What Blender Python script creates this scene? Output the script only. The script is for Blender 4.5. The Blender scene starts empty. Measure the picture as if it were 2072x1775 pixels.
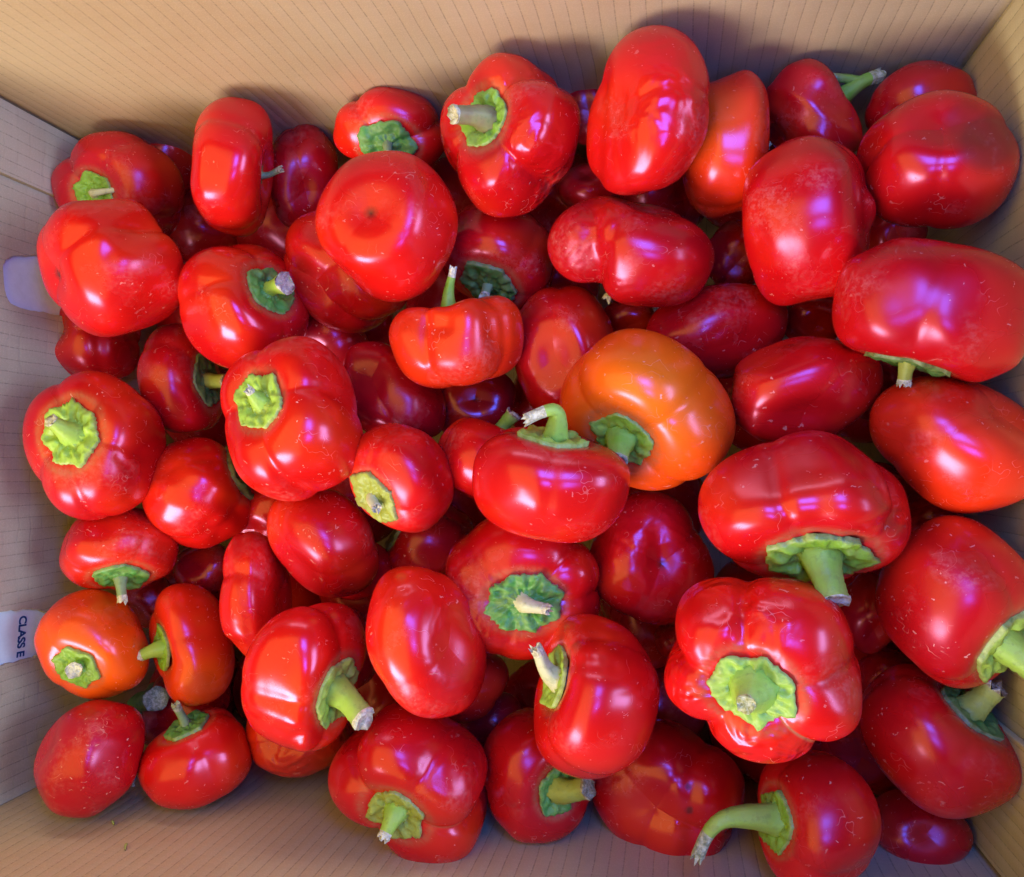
import bpy, math
import numpy as np
from mathutils import Matrix, Vector

# ------------------------------------------------------------------ camera
scene = bpy.context.scene
col = scene.collection
FPX, CX, CY = 1481.0, 1036.0, 887.5            # focal length and centre for a 2072 x 1775 picture
NADIR = (1362.0, 938.0)                        # where straight-down falls in the picture
CAM_H = 0.57
_n = np.array([(NADIR[0]-CX)/FPX, -(NADIR[1]-CY)/FPX, -1.0]); _n /= np.linalg.norm(_n)
_up = -_n
_X = np.array([1.0, 0, 0]); _X -= _X.dot(_up)*_up; _X /= np.linalg.norm(_X)
_Y = np.cross(_up, _X)
ROT = np.array([_X, _Y, _up])                  # world = ROT @ camera
CAM = np.array([0.0, 0.0, CAM_H])
cam_d = bpy.data.cameras.new('camera')
cam = bpy.data.objects.new('camera', cam_d); col.objects.link(cam)
cam_d.sensor_fit = 'HORIZONTAL'; cam_d.sensor_width = 36.0
cam_d.lens = 36.0*FPX/2072.0
cam_d.clip_start = 0.01; cam_d.clip_end = 50
M = Matrix(ROT.tolist()).to_4x4(); M.translation = CAM.tolist()
cam.matrix_world = M
scene.camera = cam

# ------------------------------------------------------------------ light
world = bpy.data.worlds.new('World'); scene.world = world; world.use_nodes = True
bgn = world.node_tree.nodes['Background']
bgn.inputs[0].default_value = (1.0, 0.86, 0.74, 1); bgn.inputs[1].default_value = 0.015

def area(name, loc, target, sx, sy, power, colour):
    d = bpy.data.lights.new(name, 'AREA'); d.shape = 'RECTANGLE'
    d.size = sx; d.size_y = sy; d.energy = power; d.color = colour
    o = bpy.data.objects.new(name, d); col.objects.link(o)
    o.location = loc
    o.rotation_euler = (Vector(target)-Vector(loc)).to_track_quat('-Z', 'Y').to_euler()
    return o
area('awning_light', (-0.42, -0.17, 0.68), (-0.42, -0.169, 0.0), 0.72, 1.00, 5.0, (1.0, 0.78, 0.12))
area('daylight_opening', (-0.72, -1.05, 0.98), (-0.13, 0.0, 0.15), 0.68, 0.42, 24.0, (1.0, 0.95, 0.88))
area('fill_over_right_wall', (1.60, 0.0, 0.95), (-0.44, 0.0, 0.18), 0.9, 0.5, 22.0, (0.50, 0.72, 1.0))  # added fill lamp, sent over the rim to lift the left wall
area('fill_over_far_wall', (-0.25, 1.35, 0.52), (-0.20, -0.23, 0.20), 1.2, 0.22, 6.5, (1.0, 0.92, 0.82))  # added fill lamp, kept low to brighten the near wall
area('sky_patch_upper', (0.095, 0.165, 0.645), (0.095, 0.166, 0.0), 0.165, 0.185, 2.5, (0.05, 0.22, 1.0))
area('sky_patch_lower', (0.105, -0.085, 0.645), (0.105, -0.084, 0.0), 0.105, 0.105, 0.95, (0.06, 0.18, 1.0))

scene.view_settings.view_transform = 'Standard'; scene.view_settings.look = 'None'
scene.view_settings.exposure = -0.05; scene.view_settings.gamma = 1.0
scene.view_settings.use_curve_mapping = False
scene.cycles.use_denoising = True
scene.cycles.max_bounces = 4; scene.cycles.diffuse_bounces = 2; scene.cycles.glossy_bounces = 2
scene.cycles.use_adaptive_sampling = True; scene.cycles.adaptive_threshold = 0.03

# ------------------------------------------------------------------ helpers
def ray(px, py):
    d = ROT @ np.array([(px-CX)/FPX, -(py-CY)/FPX, -1.0])
    return d                                    # unit depth along the optical axis
def on_plane_x(px, py, x):
    d = ray(px, py); return CAM + d*(x-CAM[0])/d[0]
def on_plane_y(px, py, y):
    d = ray(px, py); return CAM + d*(y-CAM[1])/d[1]
def project(P):
    c = (P-CAM) @ ROT                           # camera coordinates
    return np.stack([CX + FPX*c[:, 0]/-c[:, 2], CY - FPX*c[:, 1]/-c[:, 2]], 1)

def tag(o, label=None, cat=None, group=None, kind=None):
    if label: o['label'] = label
    if cat: o['category'] = cat
    if group: o['group'] = group
    if kind: o['kind'] = kind
    return o
def empty(name, loc):
    o = bpy.data.objects.new(name, None); o.empty_display_size = 0.02
    col.objects.link(o); o.location = loc; return o
def mesh_obj(name, verts, faces, mat, parent=None, smooth=True, attrs=None):
    me = bpy.data.meshes.new(name)
    verts = np.asarray(verts, dtype=np.float32)
    me.vertices.add(len(verts)); me.vertices.foreach_set('co', verts.ravel())
    tot = np.array([len(f) for f in faces], dtype=np.int32)
    flat = np.concatenate([np.asarray(f, dtype=np.int32) for f in faces]) if len(faces) else np.zeros(0, np.int32)
    me.loops.add(len(flat)); me.loops.foreach_set('vertex_index', flat)
    me.polygons.add(len(tot))
    me.polygons.foreach_set('loop_start', np.concatenate([[0], np.cumsum(tot)[:-1]]).astype(np.int32))
    me.polygons.foreach_set('use_smooth', np.full(len(tot), smooth, dtype=bool))
    me.update(calc_edges=True); me.validate()
    for k, v in (attrs or {}).items():
        a = me.attributes.new(k, 'FLOAT', 'POINT'); a.data.foreach_set('value', np.asarray(v, dtype=np.float32))
    if mat: me.materials.append(mat)
    o = bpy.data.objects.new(name, me); col.objects.link(o)
    if parent is not None: o.parent = parent
    return o
def grid_faces(nr, nc, wrap=True):
    f = []
    i, j = np.meshgrid(np.arange(nr-1), np.arange(nc if wrap else nc-1), indexing='ij')
    a = i*nc+j; b = i*nc+(j+1) % nc; c = (i+1)*nc+(j+1) % nc; d = (i+1)*nc+j
    return list(np.stack([a, d, c, b], -1).reshape(-1, 4))

# ------------------------------------------------------------------ materials
class NT:
    def __init__(s, name):
        s.m = bpy.data.materials.new(name); s.m.use_nodes = True
        s.t = s.m.node_tree; s.t.nodes.clear()
        s.out = s.n('ShaderNodeOutputMaterial'); s.b = s.n('ShaderNodeBsdfPrincipled')
        s.l(s.b.outputs[0], s.out.inputs[0])
    def n(s, t, **k):
        o = s.t.nodes.new(t)
        for a, v in k.items(): setattr(o, a, v)
        return o
    def l(s, a, b): s.t.links.new(a, b)
    def val(s, sock, v):
        if hasattr(v, 'links'): s.l(v, sock)
        elif isinstance(v, (tuple, list)) and len(v) == 3 and sock.type == 'RGBA': sock.default_value = (*v, 1)
        else: sock.default_value = v
    def math(s, op, a, b=None, c=None, clamp=False):
        o = s.n('ShaderNodeMath', operation=op, use_clamp=clamp)
        for i, v in enumerate((a, b, c)):
            if v is not None: s.val(o.inputs[i], v)
        return o.outputs[0]
    def mix(s, fac, a, b, mode='MIX'):
        o = s.n('ShaderNodeMix', data_type='RGBA', blend_type=mode)
        s.val(o.inputs[0], fac); s.val(o.inputs[6], a); s.val(o.inputs[7], b)
        return o.outputs[2]
    def noise(s, vec, scale, detail=2, rough=0.5, out=0):
        o = s.n('ShaderNodeTexNoise'); s.l(vec, o.inputs['Vector'])
        o.inputs['Scale'].default_value = scale; o.inputs['Detail'].default_value = detail
        o.inputs['Roughness'].default_value = rough
        return o.outputs[out]
    def ramp(s, v, lo, hi, a=0.0, b=1.0):
        o = s.n('ShaderNodeMapRange'); o.clamp = True
        s.val(o.inputs[0], v)
        for i, x in enumerate((lo, hi, a, b)): o.inputs[i+1].default_value = x
        return o.outputs[0]
    def attr(s, name, typ='GEOMETRY'):
        o = s.n('ShaderNodeAttribute'); o.attribute_type = typ; o.attribute_name = name
        return o
    def bump(s, h, dist, strength=1.0, normal=None):
        o = s.n('ShaderNodeBump'); o.inputs['Distance'].default_value = dist
        s.val(o.inputs['Strength'], strength); s.l(h, o.inputs['Height'])
        if normal is not None: s.l(normal, o.inputs['Normal'])
        return o.outputs[0]
    def objvec(s):
        tc = s.n('ShaderNodeTexCoord'); oi = s.n('ShaderNodeObjectInfo')
        o = s.n('ShaderNodeVectorMath', operation='MULTIPLY_ADD')
        cmb = s.n('ShaderNodeCombineXYZ')
        s.l(oi.outputs['Random'], cmb.inputs[0]); s.l(oi.outputs['Random'], cmb.inputs[1])
        s.l(cmb.outputs[0], o.inputs[0]); o.inputs[1].default_value = (7.3, 3.1, 0)
        s.l(tc.outputs['Object'], o.inputs[2])
        return o.outputs[0], oi

def skin_material(name, wrinkled):
    s = NT(name); v, oi = s.objvec()
    base = oi.outputs['Color']
    # ripening: soft patches of deeper crimson and of lighter scarlet
    big = s.noise(v, 17, 2)
    c = s.mix(s.ramp(big, 0.48, 0.75, 0, 0.55), base, (0.38, 0.003, 0.010))
    c = s.mix(s.ramp(big, 0.28, 0.47, 0.55, 0), c, (0.82, 0.045, 0.006))
    fl = s.attr('flush'); c = s.mix(fl.outputs['Fac'], c, (0.91, 0.16, 0.006))   # orange flush of a half ripe fruit
    br = s.attr('bruise'); bm = br.outputs['Fac']
    c = s.mix(bm, c, (0.17, 0.010, 0.005))                                       # soft brown bruises
    # dust: specks of uneven size, short curved scuffs, rubbed patches
    wv = s.n('ShaderNodeVectorMath', operation='MULTIPLY_ADD')
    s.l(s.noise(v, 190, 2, out=1), wv.inputs[0]); wv.inputs[1].default_value = (0.009,)*3; s.l(v, wv.inputs[2])
    vo = s.n('ShaderNodeTexVoronoi'); s.l(wv.outputs[0], vo.inputs['Vector']); vo.inputs['Scale'].default_value = 330
    rnd = s.n_sep(vo.outputs['Color'])
    sp = s.math('LESS_THAN', vo.outputs['Distance'], s.ramp(rnd, 0.76, 1.0, -0.02, 0.24))
    mp = s.n('ShaderNodeMapping'); s.l(wv.outputs[0], mp.inputs[0])
    mp.inputs['Rotation'].default_value = (0.5, 0.4, 0.8); mp.inputs['Scale'].default_value = (1.0, 6.0, 2.4)
    vs = s.n('ShaderNodeTexVoronoi'); s.l(mp.outputs[0], vs.inputs['Vector']); vs.inputs['Scale'].default_value = 85
    sc = s.math('MULTIPLY', s.math('LESS_THAN', vs.outputs['Distance'], s.ramp(s.n_sep(vs.outputs['Color']), 0.74, 1.0, -0.02, 0.20)), 0.75)
    rub = s.ramp(s.noise(v, 26, 2, 0.6), 0.55, 0.70, 0, 1)
    rubf = s.math('MULTIPLY', rub, s.ramp(s.noise(v, 300, 3, 0.8), 0.44, 0.70, 0, 0.32))
    clus = s.ramp(s.noise(v, 34, 1), 0.38, 0.62, 0.28, 1.0)
    thr = s.ramp(s.math('ABSOLUTE', s.math('SUBTRACT', s.noise(v, 120, 1), 0.5)), 0.002, 0.009, 1, 0)   # thread-like scratches
    thr = s.math('MULTIPLY', thr, s.ramp(s.noise(v, 75, 0), 0.61, 0.68, 0, 0.6))
    much = s.math('MULTIPLY', clus, s.ramp(oi.outputs['Random'], 0.0, 1.0, 0.45, 1.15))
    dust = s.math('MAXIMUM', s.math('MULTIPLY', s.math('MAXIMUM', s.math('MAXIMUM', sp, sc), thr), much), rubf)
    c = s.mix(s.math('MULTIPLY', dust, 0.60), c, (0.84, 0.40, 0.34))
    se = s.attr('seam'); c = s.mix(se.outputs['Fac'], c, (0.38, 0.16, 0.075))    # tan corky seams
    ti = s.attr('tip'); c = s.mix(ti.outputs['Fac'], c, (0.08, 0.015, 0.010))
    s.l(c, s.b.inputs['Base Color'])
    r = s.math('ADD', s.ramp(big, 0.3, 0.7, 0.17, 0.26), s.math('MULTIPLY', dust, 0.30))
    r = s.math('ADD', r, s.math('MULTIPLY', oi.outputs['Random'], 0.06))
    r = s.math('ADD', r, s.math('MULTIPLY', rub, 0.10))
    r = s.math('ADD', r, s.math('MULTIPLY', bm, 0.25))
    s.l(r, s.b.inputs['Roughness'])
    s.b.inputs['IOR'].default_value = 1.55; s.b.inputs['Specular IOR Level'].default_value = 0.80; s.b.inputs['Specular Tint'].default_value = (1.0, 0.42, 0.78, 1)
    if wrinkled:
        wr = s.attr('wrinkle', 'OBJECT').outputs['Fac']
        wmp = s.n('ShaderNodeVectorMath', operation='MULTIPLY_ADD')
        s.l(s.noise(v, 40, 0, out=1), wmp.inputs[0]); wmp.inputs[1].default_value = (0.02,)*3; s.l(v, wmp.inputs[2])
        hn = s.noise(wmp.outputs[0], 95, 1)
        wpatch = s.ramp(s.noise(v, 24, 0), 0.42, 0.60, 0.05, 1.0)
        s.l(s.bump(hn, 0.0042, s.math('MULTIPLY', wr, wpatch)), s.b.inputs['Normal'])
    return s.m
def _sep(s, sock):
    o = s.n('ShaderNodeSeparateColor'); s.l(sock, o.inputs[0]); return o.outputs[0]
NT.n_sep = _sep

def green_material(name, rough, spec):
    s = NT(name); v, oi = s.objvec(); base = oi.outputs['Color']
    n1 = s.noise(v, 130, 3, 0.6)
    c = s.mix(s.ramp(n1, 0.35, 0.7, 0, 0.45), base, s.mix(0.75, base, (0.42, 0.52, 0.16)))
    n2 = s.noise(v, 260, 3, 0.65)
    c = s.mix(s.ramp(n2, 0.54, 0.70, 0, 0.36), c, s.mix(0.7, base, (0.02, 0.05, 0.01)))
    n3 = s.noise(v, 60, 2)
    c = s.mix(s.ramp(n3, 0.62, 0.74, 0, 0.30), c, (0.24, 0.20, 0.06))
    dry = s.attr('dry'); c = s.mix(dry.outputs['Fac'], c, s.mix(s.ramp(n2, 0.35, 0.65), (0.52, 0.44, 0.26), (0.16, 0.11, 0.05)))
    s.l(c, s.b.inputs['Base Color'])
    s.b.inputs['Roughness'].default_value = rough; s.b.inputs['Specular IOR Level'].default_value = spec
    s.l(s.bump(n2, 0.0009, 0.4), s.b.inputs['Normal'])
    return s.m
def cut_material():
    s = NT('stem_cut_end'); v, oi = s.objvec()
    mp = s.n('ShaderNodeMapping'); s.l(v, mp.inputs[0]); mp.inputs['Scale'].default_value = (1, 1, 1)
    n = s.noise(mp.outputs[0], 420, 3, 0.7)
    c = s.mix(s.ramp(n, 0.35, 0.62), s.mix(0.6, oi.outputs['Color'], (0.80, 0.74, 0.58)), s.mix(0.5, oi.outputs['Color'], (0.20, 0.15, 0.09)))
    s.l(c, s.b.inputs['Base Color']); s.b.inputs['Roughness'].default_value = 0.85
    s.l(s.bump(n, 0.0012, 0.9), s.b.inputs['Normal'])
    return s.m
def card_material(name, axis, base, pitch=0.0083, cross=0.0):
    """kraft board; the flutes run up the wall and show as thin broken dark lines"""
    s = NT(name); tc = s.n('ShaderNodeTexCoord'); v = tc.outputs['Object']
    sx = s.n('ShaderNodeSeparateXYZ'); s.l(v, sx.inputs[0])
    u = sx.outputs[axis]; z = sx.outputs[2]
    wob = s.math('MULTIPLY', s.math('SUBTRACT', s.noise(v, 30, 2), 0.5), 0.0016)
    f = s.math('FRACT', s.math('DIVIDE', s.math('ADD', u, wob), pitch))
    d = s.math('ABSOLUTE', s.math('SUBTRACT', f, 0.5))
    line = s.ramp(d, 0.015, 0.060, 1, 0)
    flute = s.math('COSINE', s.math('MULTIPLY', f, 2*math.pi))
    mp = s.n('ShaderNodeMapping'); s.l(v, mp.inputs[0])
    sc = [40, 40, 40]; sc[axis] = 7; sc[2] = 260; mp.inputs['Scale'].default_value = sc
    gr = s.n('ShaderNodeTexNoise'); s.l(mp.outputs[0], gr.inputs[0]); gr.inputs['Scale'].default_value = 4.0; gr.inputs['Detail'].default_value = 4
    brk = s.ramp(gr.outputs[0], 0.38, 0.62, 0.15, 1.0)
    c = s.mix(s.ramp(gr.outputs[0], 0.3, 0.7), base, tuple(x*0.95 for x in base))
    blot = s.noise(v, 14, 4, 0.6)
    c = s.mix(s.ramp(blot, 0.40, 0.7, 0, 0.75), c, tuple(x*y for x, y in zip(base, (0.88, 0.82, 0.76))))
    fib = s.noise(v, 1300, 2, 0.6)
    c = s.mix(s.ramp(fib, 0.5, 0.72, 0, 0.30), c, tuple(min(1, x*1.45) for x in base))
    c = s.mix(s.math('MULTIPLY', line, s.math('MULTIPLY', brk, 0.55)), c, tuple(x*0.28 for x in base))
    h = s.math('ADD', s.math('MULTIPLY', flute, 0.5), s.math('MULTIPLY', line, -0.8))
    if cross:
        f2 = s.math('FRACT', s.math('DIVIDE', s.math('ADD', z, s.math('MULTIPLY', s.math('SUBTRACT', s.noise(v, 45, 3), 0.5), 0.012)), cross))
        l2 = s.ramp(s.math('ABSOLUTE', s.math('SUBTRACT', f2, 0.5)), 0.02, 0.09, 1, 0)
        l2 = s.math('MULTIPLY', l2, s.ramp(s.noise(v, 60, 3), 0.42, 0.62, 0, 0.8))
        c = s.mix(s.math('MULTIPLY', l2, 0.12), c, tuple(x*0.35 for x in base))
        h = s.math('ADD', h, s.math('MULTIPLY', l2, -0.9))
    s.l(c, s.b.inputs['Base Color']); s.b.inputs['Roughness'].default_value = 0.62
    s.b.inputs['Specular IOR Level'].default_value = 0.35
    hb = s.math('ADD', h, s.math('MULTIPLY', s.noise(v, 90, 3), 0.8))
    s.l(s.bump(hb, 0.0005, 0.28), s.b.inputs['Normal'])
    return s.m
def plain_material(name, base, rough=0.6, grain=0.1):
    s = NT(name); tc = s.n('ShaderNodeTexCoord'); v = tc.outputs['Object']
    n = s.noise(v, 160, 4, 0.6)
    c = s.mix(s.ramp(n, 0.35, 0.7, 0, 1), base, tuple(x*(1-grain) for x in base))
    s.l(c, s.b.inputs['Base Color']); s.b.inputs['Roughness'].default_value = rough
    s.l(s.bump(n, 0.0006, 0.4), s.b.inputs['Normal'])
    return s.m

SKIN = skin_material('pepper_skin', False)
SKIN_WILTED = skin_material('wilted_pepper_skin', True)
GREEN = green_material('calyx_green', 0.45, 0.45)
STEM = green_material('stem_green', 0.5, 0.4)
CUT = cut_material()
KRAFT = (0.53, 0.395, 0.255)
CARD_X = card_material('cardboard_long_side', 0, KRAFT)
CARD_Y = card_material('cardboard_short_side', 1, (0.52, 0.435, 0.33), 0.0083, 0.0105)
CARD_R = card_material('cardboard_warm_lit_side', 1, (0.58, 0.46, 0.24), 0.0083, 0.0)  # same board, yellowed: warm light on the right wall put into its colour
CARD_EDGE = plain_material('cardboard_edge', (0.36, 0.24, 0.14), 0.8, 0.5)
WHITE = plain_material('printed_white', (0.84, 0.94, 0.99), 0.5, 0.08)
BLUE = plain_material('print_blue', (0.006, 0.075, 0.26), 0.5, 0.2)

# ------------------------------------------------------------------ the box
XL, XR, YT, YB, WALL_H, TH = -0.438, 0.176, 0.2445, -0.2275, 0.262, 0.005
FLOOR = -0.060
def slab(name, lo, hi, mat, parent, bev=0.0006):
    lo = np.array(lo); hi = np.array(hi)
    v = [[(lo, hi)[i][0], (lo, hi)[j][1], (lo, hi)[k][2]] for i in (0, 1) for j in (0, 1) for k in (0, 1)]
    f = [(0, 1, 3, 2), (4, 6, 7, 5), (0, 4, 5, 1), (2, 3, 7, 6), (0, 2, 6, 4), (1, 5, 7, 3)]
    o = mesh_obj(name, v, f, mat, parent, smooth=False)
    if bev:
        m = o.modifiers.new('bevel', 'BEVEL'); m.width = bev; m.segments = 2
    return o
box = empty('cardboard_box', (0, 0, 0))
tag(box, 'brown corrugated cardboard box holding the heap of red peppers', 'box')
slab('wall', (XL-TH, YT, FLOOR), (XR+TH, YT+TH, WALL_H), CARD_X, box)
slab('wall', (XL-TH, YB-TH, FLOOR), (XR+TH, YB, WALL_H), CARD_X, box)
slab('wall', (XR, YB+0.0006, FLOOR), (XR+TH, YT-0.0006, WALL_H), CARD_R, box)
slab('floor_panel', (XL-TH, YB-TH, FLOOR-0.006), (XR+TH, YT+TH, FLOOR-0.0005), CARD_X, box)

def rounded(pts, r, seg=5):
    out = []; n = len(pts)
    for i in range(n):
        p0, p1, p2 = (np.array(pts[(i+k-1) % n], float) for k in range(3))
        a = (p0-p1)/np.linalg.norm(p0-p1); b = (p2-p1)/np.linalg.norm(p2-p1)
        for t in np.linspace(0, 1, seg+1):
            A = p1+a*r*(1-t); B = p1+b*r*t
            out.append(A*(1-t)+B*t)
    return out
def punched_panel(name, outer, holes, x0, th, mat, parent):
    """a board in the YZ plane with real openings punched through it"""
    cu = bpy.data.curves.new(name, 'CURVE'); cu.dimensions = '2D'; cu.fill_mode = 'BOTH'; cu.extrude = th/2
    for loop in [outer]+holes:
        sp = cu.splines.new('POLY'); sp.points.add(len(loop)-1); sp.use_cyclic_u = True
        for p, q in zip(sp.points, loop): p.co = (q[0], q[1], 0, 1)
    tmp = bpy.data.objects.new(name+'_tmp', cu); col.objects.link(tmp)
    dg = bpy.context.evaluated_depsgraph_get()
    me = bpy.data.meshes.new_from_object(tmp.evaluated_get(dg)); me.name = name
    bpy.data.objects.remove(tmp)
    n = len(me.vertices); co = np.zeros(n*3, np.float32); me.vertices.foreach_get('co', co); co = co.reshape(-1, 3)
    me.vertices.foreach_set('co', np.stack([x0+co[:, 2], co[:, 0], co[:, 1]], 1).astype(np.float32).ravel())
    me.materials.clear(); me.materials.append(mat); me.update()
    o = bpy.data.objects.new(name, me); col.objects.link(o); o.parent = parent
    return o
rng0 = np.random.default_rng(4)
def jag(loop, a):
    L = []
    for i in range(len(loop)):
        p, q = np.array(loop[i]), np.array(loop[(i+1) % len(loop)])
        k = max(1, int(np.linalg.norm(q-p)/0.004))
        for t in range(k): L.append(p+(q-p)*t/k+rng0.normal(0, a, 2))
    return L
def hole_from(px_list):
    return [on_plane_x(px, py, XL)[1:] for px, py in px_list]
h1 = jag(rounded(hole_from([(3, 520), (160, 508), (175, 648), (14, 618)]), 0.010), 0.0004)
h2 = jag(rounded(hole_from([(-12, 1240), (70, 1233), (210, 1262), (215, 1290), (75, 1328), (-10, 1352)]), 0.004), 0.0005)
outer = [(YB+0.0006, FLOOR), (YT-0.0006, FLOOR), (YT-0.0006, WALL_H), (YB+0.0006, WALL_H)]
punched_panel('wall', outer, [h1, h2], XL-0.0013, 0.0026, CARD_Y, box)
backing = slab('printed_liner', (XL-0.0072, YB+0.003, 0.02), (XL-0.0030, YT-0.003, WALL_H-0.01), WHITE, box)
tag(backing, 'white printed board showing through the openings in the left wall')

def lettering(txt, size, origin, xdir, ydir, mat, parent):
    cu = bpy.data.curves.new('lettering', 'FONT'); cu.body = txt; cu.size = size; cu.extrude = 0.0001
    cu.offset = size*0.026; cu.space_character = 0.94
    tmp = bpy.data.objects.new('lettering_tmp', cu); col.objects.link(tmp)
    dg = bpy.context.evaluated_depsgraph_get()
    me = bpy.data.meshes.new_from_object(tmp.evaluated_get(dg)); me.name = 'lettering'
    bpy.data.objects.remove(tmp)
    xd, yd = Vector(xdir), Vector(ydir); nd = xd.cross(yd)
    Mx = Matrix((xd, yd, nd)).transposed().to_4x4(); Mx.translation = origin
    me.transform(Mx); me.materials.clear(); me.materials.append(mat)
    o = bpy.data.objects.new('lettering', me); col.objects.link(o); o.parent = parent
    return o
XP = XL-0.0028
pc = on_plane_x(40, 1247, XP); pe = on_plane_x(29, 1339, XP)
tl = math.hypot(pe[1]-pc[1], 0)
lettering('CLASS E', tl*0.275, (XP, pc[1], pc[2]), (0, -1, 0.06), (0, -0.06, -1), BLUE, backing)
p = on_plane_x(84, 545, XP); lettering('I', 0.016, (XP, p[1], p[2]), (0, -1, 0), (0, 0, -1), BLUE, backing)

# a glued corner flap stands proud of the left wall; another doubles the right wall
fe = on_plane_x(30, 361, XL+0.004)
slab('corner_flap', (XL+0.0002, fe[1], FLOOR+0.004), (XL+0.0042, YT-0.0022, WALL_H-0.004), CARD_Y, box, 0.0004)
slab('corner_flap', (XR-0.0045, YT-0.15, FLOOR+0.004), (XR-0.0003, YT-0.0085, WALL_H-0.004), CARD_R, box, 0.0008)
slab('corner_flap', (XR-0.0045, YB+0.004, FLOOR+0.004), (XR-0.0003, YB+0.085, WALL_H-0.004), CARD_R, box, 0.0008)

# ------------------------------------------------------------------ peppers
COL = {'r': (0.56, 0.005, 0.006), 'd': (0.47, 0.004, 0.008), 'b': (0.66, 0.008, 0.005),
       'o': (0.80, 0.030, 0.005), 'O': (0.88, 0.085, 0.004), 'k': (0.38, 0.004, 0.008)}  # k is red darkened to carry the shade of the gaps
GCOL = {'g': (0.19, 0.38, 0.030), 'l': (0.32, 0.50, 0.060), 'd': (0.035, 0.14, 0.030), 't': (0.06, 0.25, 0.045),
        'y': (0.32, 0.35, 0.05), 'p': (0.60, 0.56, 0.36), 'w': (0.72, 0.70, 0.58), 's': (0.22, 0.30, 0.17), 'n': (0.24, 0.18, 0.09)}

def P(cx, cy, A, B, ang, layer, label, ax=None, k=None, col='r', lob=(4, 0.06), dim=(0.26, 0.42), hz=0.82,
      cal=None, stem=None, wr=0.0, flush=None, bruise=None, seam=0.0, tip=0, seed=None, hi=True, dent=()):
    return dict(locals())
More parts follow.
